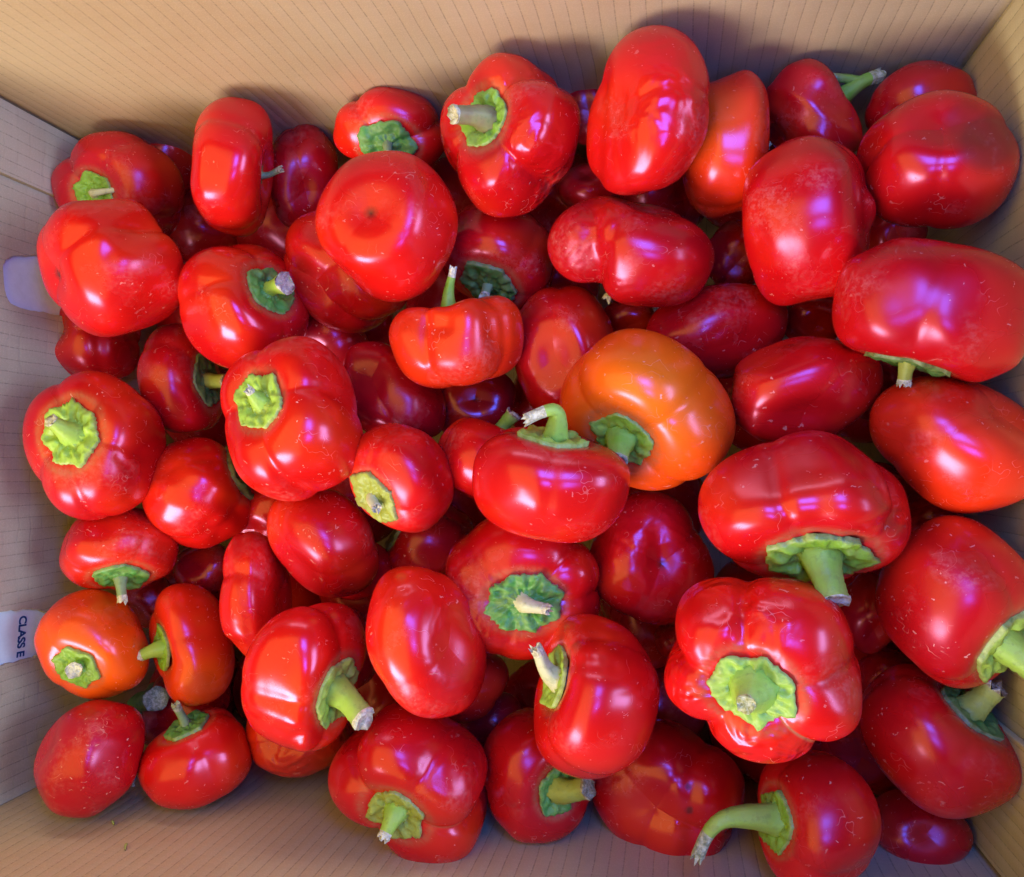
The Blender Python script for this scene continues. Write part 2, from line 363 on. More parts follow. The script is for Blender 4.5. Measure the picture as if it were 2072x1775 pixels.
# picture position (2072 x 1775), half length A along angle ang, half width B, heap layer, then the look.
# ax: stem direction (right, down, towards camera); k: where the calyx shows.
# cal = (radius px, colour, points); stem = (tip dx, tip dy, rise, base radius, tip radius, colour, cut colour)
PEPPERS = [
 P(238, 384, 137, 119, 5, 2.0, 'red pepper in the corner of the box beside the left wall, calyx half covered', k=(193, 395), lob=(4, .07), dim=(.33, .5),
   cal=(48, 'g', 6), stem=(72, -12, 20, 9, 6, 'p', 'w'), seed=1),
 P(320, 325, 80, 78, 0, 0.4, 'shaded red pepper behind the peanut-shaped one, against the back wall, mostly hidden on its left', ax=(.3, -.5, -.8), col='d', hi=False, seed=2),
 P(467, 337, 141, 88, 93, 2.6, 'upright peanut-shaped red pepper with scuffed middle and thin dark stem at its right', ax=(.95, .12, -.18), col='r', lob=(3, .07), dim=(.30, .5),
   cal=(17, 'd', 5), stem=(46, -14, 8, 7, 7, 's', 'n'), hz=.7, dent=[(378, 330, 402, 330, 48, 10)], seed=3),
 P(612, 362, 115, 76, 92, 0.9, 'shaded smooth red pepper between the peanut-shaped pepper and the one with a dot', ax=(-.3, -.5, -.8), col='d', seed=4),
 P(790, 272, 116, 98, 0, 1.6, 'lobed red pepper with a flat green calyx, half covered by the pepper with a dot', k=(784, 292), col='b', lob=(4, .10), dim=(.24, .5),
   cal=(58, 't', 5), stem=(5, 32, 12, 10, 8, 's', 'w'), seed=5),
 P(784, 459, 154, 144, 80, 3.2, 'smooth red pepper showing a small dark blossom dot near its middle', ax=(.12, .05, -.99), col='b', lob=(3, .03), dim=(.2, .4), tip=1, seed=6),
 P(1037, 270, 166, 143, 78, 3.0, 'deeply lobed wrinkled red pepper with a withered brown stem bent to the left', k=(990, 248), col='r', lob=(4, .15), dim=(.36, .45),
   cal=(62, 'g', 6), stem=(-66, -10, 50, 24, 17, 'n', 'p'), wr=.9, seed=7, bruise=[(985, 290, 40, .35)]),
 P(1315, 226, 177, 121, -80, 3.3, 'tall oval red pepper leaning on the back wall, highest in the picture', ax=(.75, -.05, -.65), col='b', lob=(3, .08), dim=(.3, .5), wr=.35, dent=[(1218, 110, 1206, 370, 15, 8)], seed=8),
 P(1467, 291, 155, 90, -80, 2.3, 'bright orange-red pepper on its side, behind the tall oval one', k=(1540, 282), ax=(.9, 0, .1), col='o', lob=(3, .05), dim=(.3, .5),
   cal=(36, 'd', 5), stem=(20, 12, -12, 9, 7, 'd', 's'), flush=(1440, 250, 110, .35), seed=9),
 P(1642, 240, 112, 98, 45, 1.5, 'shaded red pepper whose forked green stem points to the back wall', k=(1716, 190), ax=(.7, -.6, .1), col='d', lob=(4, .05),
   cal=(34, 'g', 5), stem=(82, -50, 20, 17, 12, 'g', 'y', (50, -40, 26), (.62, -62, -6, 4, 8)), dent=[(1690, 190, 1720, 240, 31, 9)], seed=10),
 P(1872, 218, 123, 96, 0, 1.3, 'shaded red pepper in the far right corner, behind the bruised one', ax=(-.2, -.6, -.7), col='d', lob=(3, .05), seed=11),
 P(1898, 327, 161, 151, 20, 3.0, 'large round red pepper with a brown bruise and dent, at the right wall', ax=(.3, .35, -.88), col='r', lob=(3, .07), dim=(.25, .4),
   bruise=[(1998, 285, 66, .8), (1955, 245, 44, .5)], dent=[(1980, 240, 1995, 258, 34, 9)], seed=12),
 P(1632, 445, 169, 131, 84, 3.2, 'egg-shaped red pepper with a small pointed nub on its right side', ax=(-.80, .05, -.6), col='r', lob=(3, .035), dim=(.22, .4), tip=2, seed=13),
 P(1276, 512, 170, 105, 11, 2.4, 'wide red pepper lying crosswise with one deep fold near its left end', ax=(-.25, .80, -.55), col='r', lob=(3, .13), dim=(.3, .5),
   cal=(28, 'g', 5), stem=(-20, 34, -4, 9, 9, 'y', 'p'), wr=.35, dent=[(1192, 425, 1200, 610, 26, 15)], seed=14),
 P(1012, 517, 118, 106, 20, 1.3, 'shaded red pepper with a dark green calyx, above the orange-red kidney-shaped one', k=(990, 566), ax=(-.1, .7, .7), col='d', lob=(4, .06), dim=(.24, .45),
   cal=(60, 'd', 6), stem=(-8, 24, 14, 11, 10, 's', 'w'), seed=15),
 P(1142, 716, 137, 106, 84, 1.3, 'plain red pepper standing just left behind the orange one', ax=(.3, -.2, -.9), col='r', lob=(3, .05), seed=16),
 P(1452, 671, 146, 97, -4, 1.9, 'smooth dark red pepper below the wide folded one, touching the orange pepper', ax=(-.3, -.4, -.85), col='r', lob=(3, .04), dent=[(1370, 640, 1400, 600, 34, 8)], seed=17),
 P(1632, 788, 160, 112, -18, 2.1, 'dark red pepper with a broad purple sheen, behind the largest one', ax=(.2, -.5, -.85), col='r', lob=(3, .06), dent=[(1520, 715, 1600, 690, 37, 10)], seed=18),
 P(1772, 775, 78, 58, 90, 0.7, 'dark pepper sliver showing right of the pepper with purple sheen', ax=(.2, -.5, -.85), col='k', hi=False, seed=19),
 P(1893, 619, 205, 138, 17, 3.3, 'large red pepper at the right edge with its dark calyx turned under', k=(1842, 722), ax=(-.28, .86, -.12), col='r', lob=(3, .05), dim=(.3, .5),
   cal=(72, 'd', 6), stem=(-8, 42, -14, 15, 12, 'y', 'p'), seed=20),
 P(1940, 901, 192, 132, 24, 3.2, 'orange-red pepper at the right edge, above the one with thick green stem', ax=(-.3, .5, -.8), col='o', lob=(3, .06), dim=(.25, .4),
   cal=(60, 'd', 5), seed=21),
 P(923, 691, 137, 97, 2, 2.7, 'orange-red kidney-shaped pepper with a pale thin stem pointing up', k=(908, 622), ax=(-.1, -.9, .2), col='o', lob=(4, .11), dim=(.34, .5),
   cal=(26, 'g', 5), stem=(8, -84, 22, 15, 7, 'g', 'w'), dent=[(906, 590, 900, 650, 27, 14), (985, 590, 1002, 690, 17, 7)], seed=22),
 P(1312, 834, 180, 152, 32, 3.2, 'the only truly orange pepper, glossy, with a green calyx at lower left', k=(1266, 882), col='O', lob=(4, .06), dim=(.27, .5), hz=.85,
   cal=(64, 'g', 5), stem=(-8, 42, 48, 30, 17, 'g', 's'), flush=(1320, 790, 190, 1.0), seed=23),
 P(1113, 983, 160, 112, 9, 4.0, 'glossy bright red pepper on top with curled green stem arching to the left', k=(1122, 902), ax=(.06, -.85, .4), col='b', lob=(3, .05), dim=(.30, .55),
   cal=(70, 'l', 5), stem=(-58, -36, 40, 22, 11, 'l', 'p', (12, -66, 46)), seed=24),
 P(1631, 1026, 218, 157, 10, 3.3, 'largest pepper, wide red, with ruffled green calyx and thick cut stem pointing down', k=(1652, 1106), ax=(.08, .65, .7), col='r', lob=(4, .08), dim=(.30, .5),
   cal=(98, 'g', 7), stem=(26, 84, 60, 34, 25, 'l', 'w'), dent=[(1648, 950, 1660, 1060, 44, 10), (1725, 1090, 1840, 1035, 15, 8)], seed=25),
 P(222, 536, 152, 137, 60, 3.3, 'heart-shaped red pepper with a groove, leaning over the left wall opening', ax=(.62, -.30, -.72), col='b', lob=(3, .14), dim=(.26, .42), tip=1, dent=[(350, 415, 225, 505, 31, 11)], seed=26),
 P(180, 690, 105, 88, 0, 1.2, 'dark red pepper with three bumps and a dimple, under the heart-shaped one', ax=(.45, .1, -.88), col='d', lob=(4, .10), dim=(.3, .4), tip=1, dent=[(78, 652, 100, 655, 37, 15), (200, 670, 205, 760, 17, 6)], seed=27),
 P(489, 620, 141, 127, 55, 2.7, 'red pepper with a star calyx and short stem ending in a pale round cut', k=(536, 590), col='r', lob=(4, .06), dim=(.3, .5),
   cal=(56, 't', 5), stem=(36, -14, 34, 15, 23, 'l', 'w'), seed=28),
 P(690, 548, 138, 108, 48, 2.1, 'scuffed red pepper tucked under the lower left of the pepper with a dot', ax=(.5, -.4, -.75), col='r', lob=(3, .10), dent=[(640, 470, 690, 640, 24, 9)], seed=29),
 P(362, 768, 114, 84, 72, 1.6, 'dark crimson pepper with shaded green calyx and stubby stem pointing right', k=(422, 768), ax=(.75, .05, .5), col='d', lob=(3, .05), dim=(.3, .5),
   cal=(50, 'd', 5), stem=(46, 0, 22, 17, 17, 'y', 'n'), seed=30),
 P(193, 900, 151, 144, 80, 3.2, 'red pepper with a large green calyx and pale-tipped stub, beside the left wall', k=(154, 880), col='r', lob=(5, .05), dim=(.26, .5),
   cal=(70, 'l', 7), stem=(-44, -28, 44, 26, 14, 'l', 'w'), dent=[(238, 925, 262, 952, 8, 4)], seed=31),
 P(588, 850, 161, 148, 60, 3.3, 'large round red pepper with green calyx and frayed white stem at upper left', k=(537, 818), col='b', lob=(4, .07), dim=(.34, .5),
   cal=(60, 'l', 6), stem=(-26, -26, 34, 20, 9, 'l', 'w'), dent=[(472, 745, 452, 950, 20, 10)], seed=32),
 P(392, 1000, 113, 106, 70, 2.1, 'smooth scarlet pepper with its dark calyx edge squeezed against the pepper at right', k=(470, 968), ax=(.82, -.25, -.1), col='b', lob=(4, .05),
   cal=(62, 'd', 4), dent=[(420, 1060, 470, 1010, 14, 4), (440, 1085, 480, 1040, 12, 4)], seed=33),
 P(788, 800, 125, 88, 48, 1.3, 'shaded crimson pepper behind the small pepper with cut shred, below the kidney-shaped one', ax=(.3, .3, -.9), col='d', lob=(3, .07), seed=34),
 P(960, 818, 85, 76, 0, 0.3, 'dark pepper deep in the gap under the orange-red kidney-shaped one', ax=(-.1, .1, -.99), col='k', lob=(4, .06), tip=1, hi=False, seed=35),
 P(986, 936, 107, 84, 10, 2.3, 'finely creased red pepper under the glossy top one, round-ended stem pointing up', k=(1010, 872), ax=(.3, -.85, -.05), col='r', lob=(3, .05), wr=.2,
   cal=(20, 'g', 5), stem=(36, -44, 6, 14, 16, 'g', 'n'), seed=36),
 P(812, 967, 117, 101, 55, 3.3, 'small scarlet pepper with a hexagonal calyx and shredded pale stem', k=(764, 1002), ax=(-.45, .35, .8), col='b', lob=(4, .05), dim=(.2, .45),
   cal=(56, 'y', 6), stem=(6, 22, 30, 14, 10, 'p', 'w'), seed=37),
 P(656, 1094, 128, 96, 50, 2.4, 'smooth crimson pepper lying diagonally below the large round one with frayed stem', ax=(.5, -.5, -.7), col='r', lob=(3, .05), dent=[(600, 1020, 620, 1000, 31, 6)], seed=38),
 P(722, 1150, 76, 66, 0, 1.2, 'shaded red pepper tucked under the right end of the diagonal crimson one', ax=(.5, -.5, -.7), col='d', hi=False, seed=39),
 P(241, 1110, 121, 86, 2, 2.4, 'squat red pepper below the large-calyx one, with calyx and thin stem pointing down', k=(246, 1160), ax=(.05, .7, .55), col='r', lob=(4, .06), dim=(.26, .5),
   cal=(52, 't', 5), stem=(4, 52, 26, 13, 10, 's', 'w'), seed=40),
 P(516, 1210, 135, 76, 82, 2.8, 'narrow upright red pepper with green calyx edge on its left side', k=(440, 1205), ax=(-.93, 0, -.15), col='b', lob=(4, .10), dim=(.3, .5),
   cal=(34, 'g', 5), stem=(-24, 14, 4, 9, 8, 'l', 'p'), wr=.2, dent=[(442, 1302, 505, 1318, 15, 9)], seed=41),
 P(412, 1150, 62, 56, 0, 0.6, 'dark pepper in the gap left of the narrow upright one', ax=(.1, .4, -.9), col='k', hi=False, seed=42),
 P(188, 1309, 117, 109, 50, 3.1, 'orange-red pepper beside the printed word, pale cut stem facing straight up', k=(160, 1346), col='O', lob=(4, .04), dim=(.2, .45),
   cal=(52, 'g', 6), stem=(-6, 6, 34, 18, 16, 'l', 'w'), flush=(190, 1370, 110, .35), seed=43),
 P(388, 1302, 125, 84, 72, 2.8, 'orange-red bean-shaped pepper with its short green stem pointing left', k=(338, 1310), ax=(-.7, .08, .6), col='o', lob=(3, .08), dim=(.34, .55),
   cal=(42, 'g', 5), stem=(-58, 20, 30, 19, 12, 'l', 'w'), flush=(410, 1380, 80, .5), bruise=[(410, 1395, 40, .25)], dent=[(318, 1330, 350, 1352, 27, 12)], seed=44),
 P(180, 1534, 130, 102, -68, 3.3, 'dark red egg-shaped pepper in the near left corner of the box', ax=(.62, .52, -.6), col='d', lob=(3, .025), dim=(.2, .4),
   cal=(26, 'g', 5), stem=(24, 34, -10, 11, 12, 'g', 's'), seed=45),
 P(394, 1535, 116, 104, 0, 2.4, 'round tomato-like red pepper with mottled calyx and thin grey stem, near left corner', k=(374, 1472), ax=(-.12, -.62, .75), col='b', lob=(4, .03), dim=(.2, .45),
   cal=(54, 't', 6), stem=(-22, -44, 28, 10, 9, 's', 's'), dent=[(420, 1500, 425, 1600, 34, 4), (350, 1510, 345, 1590, 31, 4)], seed=46),
 P(372, 1436, 96, 82, 0, 0.7, 'deep hidden pepper whose dark green stem ends in a grey disc', k=(300, 1432), ax=(-.75, -.1, .5), col='k',
   cal=(50, 'd', 5), stem=(20, -14, 120, 24, 23, 'd', 's'), seed=47),
 P(612, 1368, 156, 122, -82, 3.2, 'lobed red pepper with bumpy calyx and long thick green stem pointing lower right', k=(668, 1392), col='b', lob=(4, .09), dim=(.34, .5),
   cal=(66, 'l', 6), stem=(60, 60, 60, 30, 24, 'l', 'w'), dent=[(500, 1462, 595, 1500, 19, 12), (595, 1500, 705, 1470, 19, 10)], seed=48),
 P(602, 1488, 106, 88, 10, 1.4, 'wrinkled brownish-orange pepper under the one with long thick stem', ax=(.2, .2, -.95), col='o', lob=(4, .06), wr=.8, bruise=[(600, 1540, 90, .35)], seed=49),
 P(692, 1312, 92, 70, 80, 1.3, 'shaded red pepper between the thick-stemmed pepper and the tilted oval one', ax=(.1, -.5, -.85), col='d', hi=False, seed=50),
 P(863, 1297, 161, 120, 68, 3.3, 'tilted oval red pepper with dusty scuffs and no stem in view', ax=(-.6, .1, -.78), col='b', lob=(3, .04), dim=(.25, .4), wr=.3, dent=[(985, 1240, 960, 1250, 41, 8)], seed=51),
 P(948, 1384, 86, 74, -30, 1.4, 'shaded crimson pepper under the right side of the tilted oval one', ax=(.4, .2, -.9), col='d', hi=False, seed=52),
 P(1058, 1186, 157, 150, 0, 2.3, 'many-lobed red pepper with dark wrinkled calyx and pale stem stub pointing right', k=(1060, 1214), col='r', lob=(6, .08), dim=(.22, .5),
   cal=(66, 't', 8), stem=(46, 12, 24, 17, 10, 'p', 'p'), wr=.25, seed=53),
 P(1317, 1129, 137, 126, 85, 2.2, 'dull red pepper with a tiny blossom scar, left of the largest pepper', ax=(-.05, .1, -.99), col='r', lob=(4, .05), dim=(.2, .4), tip=1, wr=.3, dent=[(1330, 1075, 1336, 1130, 20, 6)], seed=54),
 P(870, 1096, 88, 84, 0, 0.5, 'dark pepper deep below the small scarlet one with hexagonal calyx', k=(775, 1060), ax=(-.9, -.2, .1), col='k', lob=(3, .06),
   cal=(46, 'd', 5), seed=55),
 P(1205, 1408, 168, 131, 84, 3.4, 'glossy red kidney-shaped pepper with split pale stem sticking out at upper left', k=(1108, 1366), ax=(-.86, -.18, .18), col='b', lob=(3, .06), dim=(.34, .5),
   cal=(62, 'l', 5), stem=(-42, -62, 12, 21, 12, 'p', 'p'), dent=[(1080, 1405, 1112, 1385, 44, 14), (1135, 1335, 1240, 1345, 22, 7)], seed=56),
 P(838, 1580, 167, 154, 25, 3.2, 'deeply lobed dark-shouldered red pepper with sunken yellowish calyx, at the near wall', k=(806, 1634), col='r', lob=(4, .13), dim=(.28, .45),
   cal=(64, 'y', 6), stem=(-24, 50, 36, 22, 12, 'l', 'w'), seam=.5, wr=.2, seed=57),
 P(1090, 1569, 138, 117, 88, 2.2, 'red pepper at the near wall with green calyx and brown-tipped stem pointing right', k=(1126, 1602), ax=(.3, .3, .9), col='r', lob=(3, .05), dim=(.24, .45),
   cal=(54, 't', 5), stem=(56, -4, 36, 24, 20, 'y', 'n'), seed=58),
 P(1348, 1604, 160, 147, 10, 1.9, 'broad-lobed dark red pepper with two small dark holes in its fold, near wall', ax=(.45, .1, -.85), col='r', lob=(4, .11), dim=(.3, .45),
   bruise=[(1393, 1592, 7, 1.0), (1395, 1640, 8, 1.0)], dent=[(1402, 1470, 1400, 1730, 26, 9)], seed=59),
 P(1553, 1353, 208, 190, 15, 3.9, 'big pumpkin-like red pepper with deep folds, angular calyx and short bulbous stem', k=(1524, 1386), col='b', lob=(5, .15), dim=(.26, .45), hz=.75,
   cal=(84, 'l', 7), stem=(-12, 26, 66, 44, 15, 'l', 'y'), wr=.85, seam=1.0, seed=60),
 P(1938, 1217, 176, 163, 70, 3.1, 'round red pepper at the right edge with a very thick green stem', k=(2008, 1288), ax=(.6, .5, .5), col='r', lob=(3, .05), dim=(.3, .5),
   cal=(84, 'l', 6), stem=(78, 56, 50, 30, 28, 'l', 'l'), seed=61),
 P(1900, 1506, 187, 126, 38, 2.6, 'red pepper with mottled flat calyx and cut stem, below the thick-stemmed right-edge one', k=(1950, 1440), ax=(.5, -.7, .4), col='r', lob=(3, .06), dim=(.3, .55),
   cal=(76, 'd', 5), stem=(46, -44, 30, 24, 21, 'y', 'n'), seed=62),
 P(1648, 1655, 148, 128, 60, 3.0, 'bright red pepper at the near edge with long bent green stem reaching left', k=(1540, 1654), ax=(-.88, -.02, .12), col='b', lob=(3, .06), dim=(.3, .55),
   cal=(70, 'g', 5), stem=(-144, 72, 26, 22, 11, 'l', 's', (-104, -12, 30)), seed=63),
 P(1864, 1680, 106, 84, 0, 1.2, 'shaded dark red pepper in the near right corner of the box', ax=(.2, .3, -.9), col='d', lob=(3, .04), seed=64),
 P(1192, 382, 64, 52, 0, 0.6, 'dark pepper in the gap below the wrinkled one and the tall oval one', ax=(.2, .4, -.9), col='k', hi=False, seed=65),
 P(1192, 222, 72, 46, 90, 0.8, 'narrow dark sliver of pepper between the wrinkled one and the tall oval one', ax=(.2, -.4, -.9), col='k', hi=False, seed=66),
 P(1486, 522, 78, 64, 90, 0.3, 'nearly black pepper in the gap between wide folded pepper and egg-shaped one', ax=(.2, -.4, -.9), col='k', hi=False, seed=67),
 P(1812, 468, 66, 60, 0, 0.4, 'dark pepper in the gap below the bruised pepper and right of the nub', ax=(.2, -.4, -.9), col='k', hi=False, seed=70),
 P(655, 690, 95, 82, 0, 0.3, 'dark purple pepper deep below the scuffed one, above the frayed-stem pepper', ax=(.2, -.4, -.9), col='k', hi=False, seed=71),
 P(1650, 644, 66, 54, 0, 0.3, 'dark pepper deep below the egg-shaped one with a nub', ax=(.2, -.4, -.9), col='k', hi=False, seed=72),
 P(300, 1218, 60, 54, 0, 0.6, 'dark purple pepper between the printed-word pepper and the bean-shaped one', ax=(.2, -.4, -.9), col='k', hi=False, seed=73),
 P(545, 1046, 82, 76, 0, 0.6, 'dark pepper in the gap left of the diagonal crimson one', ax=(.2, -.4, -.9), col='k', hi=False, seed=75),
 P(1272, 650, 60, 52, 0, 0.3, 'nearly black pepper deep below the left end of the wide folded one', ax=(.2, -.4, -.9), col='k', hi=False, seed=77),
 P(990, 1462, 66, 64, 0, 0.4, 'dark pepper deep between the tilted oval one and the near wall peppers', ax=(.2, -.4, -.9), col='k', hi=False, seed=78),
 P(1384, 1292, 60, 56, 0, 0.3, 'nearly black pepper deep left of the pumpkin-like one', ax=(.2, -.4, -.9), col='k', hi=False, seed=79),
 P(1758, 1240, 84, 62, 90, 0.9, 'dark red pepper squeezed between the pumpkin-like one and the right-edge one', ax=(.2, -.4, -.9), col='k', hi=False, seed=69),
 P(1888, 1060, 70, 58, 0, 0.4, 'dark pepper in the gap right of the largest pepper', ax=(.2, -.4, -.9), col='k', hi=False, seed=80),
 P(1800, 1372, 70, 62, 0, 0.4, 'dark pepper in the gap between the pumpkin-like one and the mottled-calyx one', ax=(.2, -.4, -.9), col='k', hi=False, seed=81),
]

def smooth(x): x = np.clip(x, 0, 1); return x*x*(3-2*x)
def body(p, nth, nph, rng):
    """unit pepper, stem along +Z: squashed globe, sunken ends, folds between lobes, gentle unevenness"""
    n, amp = p['lob']; dt, wt = p['dim']; hz = p['hz']
    ph0 = rng.uniform(0, 2*math.pi)
    vall = ph0 + (np.arange(n)+rng.uniform(-.22, .22, n))*2*math.pi/n
    vamp = 1.2*amp*rng.uniform(.55, 1.25, n)
    waves = [(rng.normal(0, 1, 3)*1.7, rng.uniform(0, 6.28), rng.uniform(.014, .031)) for _ in range(6)]
    waves += [(rng.normal(0, 1, 3)*3.6, rng.uniform(0, 6.28), rng.uniform(.005, .013)) for _ in range(6)]
    db, wb = rng.uniform(.09, .17), rng.uniform(.28, .40)
    ex = 2/2.35
    def f(th, ph):
        st, ct = np.sin(th), np.cos(th)
        rho = np.abs(st)**ex; z = hz*np.sign(ct)*np.abs(ct)**ex
        # slight taper towards the blossom end
        rho = rho*(1-0.06*(1-ct)/2)
        z = z - dt*np.exp(-(rho/wt)**2)*smooth(ct*2.2) + db*np.exp(-(rho/wb)**2)*smooth(-ct*2.2)
        d = np.stack([st*np.cos(ph), st*np.sin(ph), ct], -1)
        v = 0
        for a, m in zip(vall, vamp):
            dd = (ph-a+math.pi) % (2*math.pi)-math.pi
            v = v + m*(1.15*np.exp(-(dd/.40)**2)+0.45*np.exp(-(dd/.10)**2))
        s = 1-v*np.clip(st, 0, 1)**.7*(.78+.30*np.clip(ct*1.6, -.55, 1))
        for kk, q, aa in waves: s = s+aa*np.sin(d @ kk+q)
        return np.stack([rho*np.cos(ph)*s, rho*np.sin(ph)*s, z*(.35+.65*s)], -1)
    th = np.concatenate([[1e-4], np.linspace(0, math.pi, nth)[1:-1], [math.pi-1e-4]])
    ph = np.linspace(0, 2*math.pi, nph, endpoint=False)
    T, F = np.meshgrid(th, ph, indexing='ij')
    return f, T.ravel(), F.ravel(), f(T, F).reshape(-1, 3), vall

def frame_from(ax, roll):
    a = np.array([ax[0], -ax[1], ax[2]], float); a /= np.linalg.norm(a)
    t = np.array([0, 0, 1.0]) if abs(a[2]) < .9 else np.array([1.0, 0, 0])
    x = np.cross(t, a); x /= np.linalg.norm(x); y = np.cross(a, x)
    c, s = math.cos(roll), math.sin(roll)
    return np.stack([c*x+s*y, -s*x+c*y, a], 1)        # columns

def fit(p, U, f, depth, roll, iters=5):
    """size and turn the fruit so that it spans the measured extents at its own depth"""
    ua = math.radians(p['ang']); u = np.array([math.cos(ua), math.sin(ua)]); v = np.array([-u[1], u[0]])
    u3 = np.array([u[0], -u[1], 0]); v3 = np.array([v[0], -v[1], 0])
    mp = depth/FPX
    S = np.array([p['A']*mp, p['B']*mp, 0.5*(p['A']+p['B'])*mp*.97])
    ctr = np.array([p['cx'], p['cy']], float)
    if p['k'] is not None:
        if p['ax'] is not None: ax = np.array(p['ax'], float)
        else:
            o = np.array([p['k'][0]-p['cx'], p['k'][1]-p['cy']])/(0.72*0.5*(p['A']+p['B']))
            r = min(.96, np.linalg.norm(o)); o = o/max(np.linalg.norm(o), 1e-6)*r
            ax = np.array([o[0], o[1], math.sqrt(1-r*r)])
    else: ax = np.array(p['ax'], float)
    ax /= np.linalg.norm(ax)
    E = np.stack([u3, v3, np.array([0, 0, 1.0])], 1)
    for it in range(iters):
        R = frame_from(ax, roll)
        L = (U @ R.T) @ E                               # along u, v, view
        ext = (L.max(0)-L.min(0))/2; mid = (L.max(0)+L.min(0))/2
        if it == 0: S = S/ext; S[2] = math.sqrt(abs(S[0]*S[1]))
        cam_c = np.array([(ctr[0]-CX)/FPX, -(ctr[1]-CY)/FPX, -1.0])*depth
        # sight line basis so that off-centre fruit keep their own shape
        T = E @ np.diag(S) @ E.T @ R
        Wc = CAM+ROT @ cam_c
        Pw = Wc+(U @ T.T) @ ROT.T
        q = project(Pw)
        qu, qv = q @ u, q @ v
        S[0] *= 2*p['A']/(qu.max()-qu.min()); S[1] *= 2*p['B']/(qv.max()-qv.min())
        S[2] = math.sqrt(S[0]*S[1])
        c2 = u*(qu.max()+qu.min())/2+v*(qv.max()+qv.min())/2
        ctr += np.array([p['cx'], p['cy']])-c2
        if p['k'] is not None and it < iters-1:
            pole = project((Wc+ROT @ (T @ f(np.array(1e-4), np.array(0.0))))[None])[0]
            e = (np.array(p['k'])-pole)/(0.5*(p['A']+p['B']))
            sgn = 1 if ax[2] >= 0 else -1
            ax[:2] += 0.7*e
            r = np.linalg.norm(ax[:2])
            if r > .985: ax[:2] *= .985/r; r = .985
            ax[2] = sgn*math.sqrt(1-r*r)
    cam_c = np.array([(ctr[0]-CX)/FPX, -(ctr[1]-CY)/FPX, -1.0])*depth
    T = E @ np.diag(S) @ E.T @ frame_from(ax, roll)
    return CAM+ROT @ cam_c, ROT @ T, ax, S

# --- settle the heap: fruit that cover others lie higher, touching but not inside them
LZ = lambda layer: 0.058+0.031*layer
N = len(PEPPERS)
ctrs = np.array([[p['cx'], p['cy']] for p in PEPPERS], float)
zc = np.array([LZ(p['layer']) for p in PEPPERS])
rays = np.array([ray(*c) for c in ctrs])
def reach(p, d):
    ua = math.radians(p['ang']); u = np.array([math.cos(ua), math.sin(ua)]); v = np.array([-u[1], u[0]])
    d = d/max(np.linalg.norm(d), 1e-6)
    return 1/math.sqrt((d @ u/p['A'])**2+(d @ v/p['B'])**2)
pairs = []
for i in range(N):
    for j in range(N):
        if PEPPERS[i]['layer'] > PEPPERS[j]['layer']+.02 or (abs(PEPPERS[i]['layer']-PEPPERS[j]['layer']) <= .02 and i < j):
            d = ctrs[i]-ctrs[j]; L = np.linalg.norm(d); s = reach(PEPPERS[i], d)+reach(PEPPERS[j], d)
            if L < s*.97:
                need = math.sqrt(max(0, 1-(L/s)**2))*0.9*(math.sqrt(PEPPERS[i]['A']*PEPPERS[i]['B'])+math.sqrt(PEPPERS[j]['A']*PEPPERS[j]['B']))*.90
                pairs.append((i, j, need))
home = zc.copy()
for it in range(300):
    for i, j, need in pairs:
        g = need*(CAM_H-(zc[i]+zc[j])/2)/FPX
        e = g-(zc[i]-zc[j])
        if e > 0: zc[i] += .12*e; zc[j] -= .25*e
    zc += (home-zc)*.02
zc = np.clip(zc, 0.034, 0.205)

GROUP = 'red peppers heaped in the cardboard box'
def calyx_mesh(p, f, T, Wc, root_loc, rng):
    K, cc, m = p['cal']
    rad = .95*K/(0.5*(p['A']+p['B']))
    nr, nc = 15, 12*m
    ph = np.linspace(0, 2*math.pi, nc, endpoint=False); off = rng.uniform(0, 6.28)
    q = np.abs(((ph-off)*m/(2*math.pi)) % 1-.5)*2
    tipl = 1+rng.uniform(-.10, .14, m)[(np.floor((ph-off)*m/(2*math.pi)+.5) % m).astype(int)]
    rim = rad*(.90+.13*q**2.2*tipl)*(1+.05*np.sin(2*ph+rng.uniform(0, 6))+rng.normal(0, .026, nc))
    t = np.linspace(0.02, 1, nr)
    k1, k2 = rng.uniform(0, 6, 2)
    V = []
    lumps = rng.normal(0, 1, (nr, nc)); lumps = (lumps+np.roll(lumps, 1, 1)+np.roll(lumps, -1, 1))/3
    lumps[1:-1] = (lumps[1:-1]+lumps[2:]+lumps[:-2])/2
    for i, tt in enumerate(t):
        rho = np.clip(rim*tt, 1e-4, .85); th = np.arcsin(np.clip(rho**(2.35/2), 0, 1))
        pt = f(th, ph)
        rise = .16*rad*(1-tt)**1.2+.085*rad*smooth((1-tt)*6)*1.0+.055*rad
        bum = .05*rad*np.exp(-((tt-.70)/.18)**2)*(np.cos(m*(ph-off)+math.pi)*.5+.7*np.sin((m+2)*ph+k1+3*tt)+.6*np.sin((2*m-1)*ph+k2-4*tt))
        groove = -.09*rad*np.exp(-((tt-.46)/.07)**2)
        lip = .07*rad*smooth((tt-.82)/.18)*(.5+.5*q)
        pt[:, 2] += rise+bum+groove+lip+.055*rad*lumps[i]*smooth((1-tt)*8+.3)*smooth(tt*3)
        V.append(pt)
    last = V[-1].copy(); last[:, 2] -= .16*rad; last[:, :2] *= .985; V.append(last)
    nr += 1
    V = np.concatenate(V); W = Wc+V @ T.T-root_loc
    faces = grid_faces(nr, nc)
    W = np.vstack([W, W[:nc].mean(0)]); faces += [(len(W)-1, j, (j+1) % nc) for j in range(nc)]
    # winding outwards
    dry = np.zeros(len(W)); dry[(nr-2)*nc:nr*nc] = .35
    return W, faces, dry
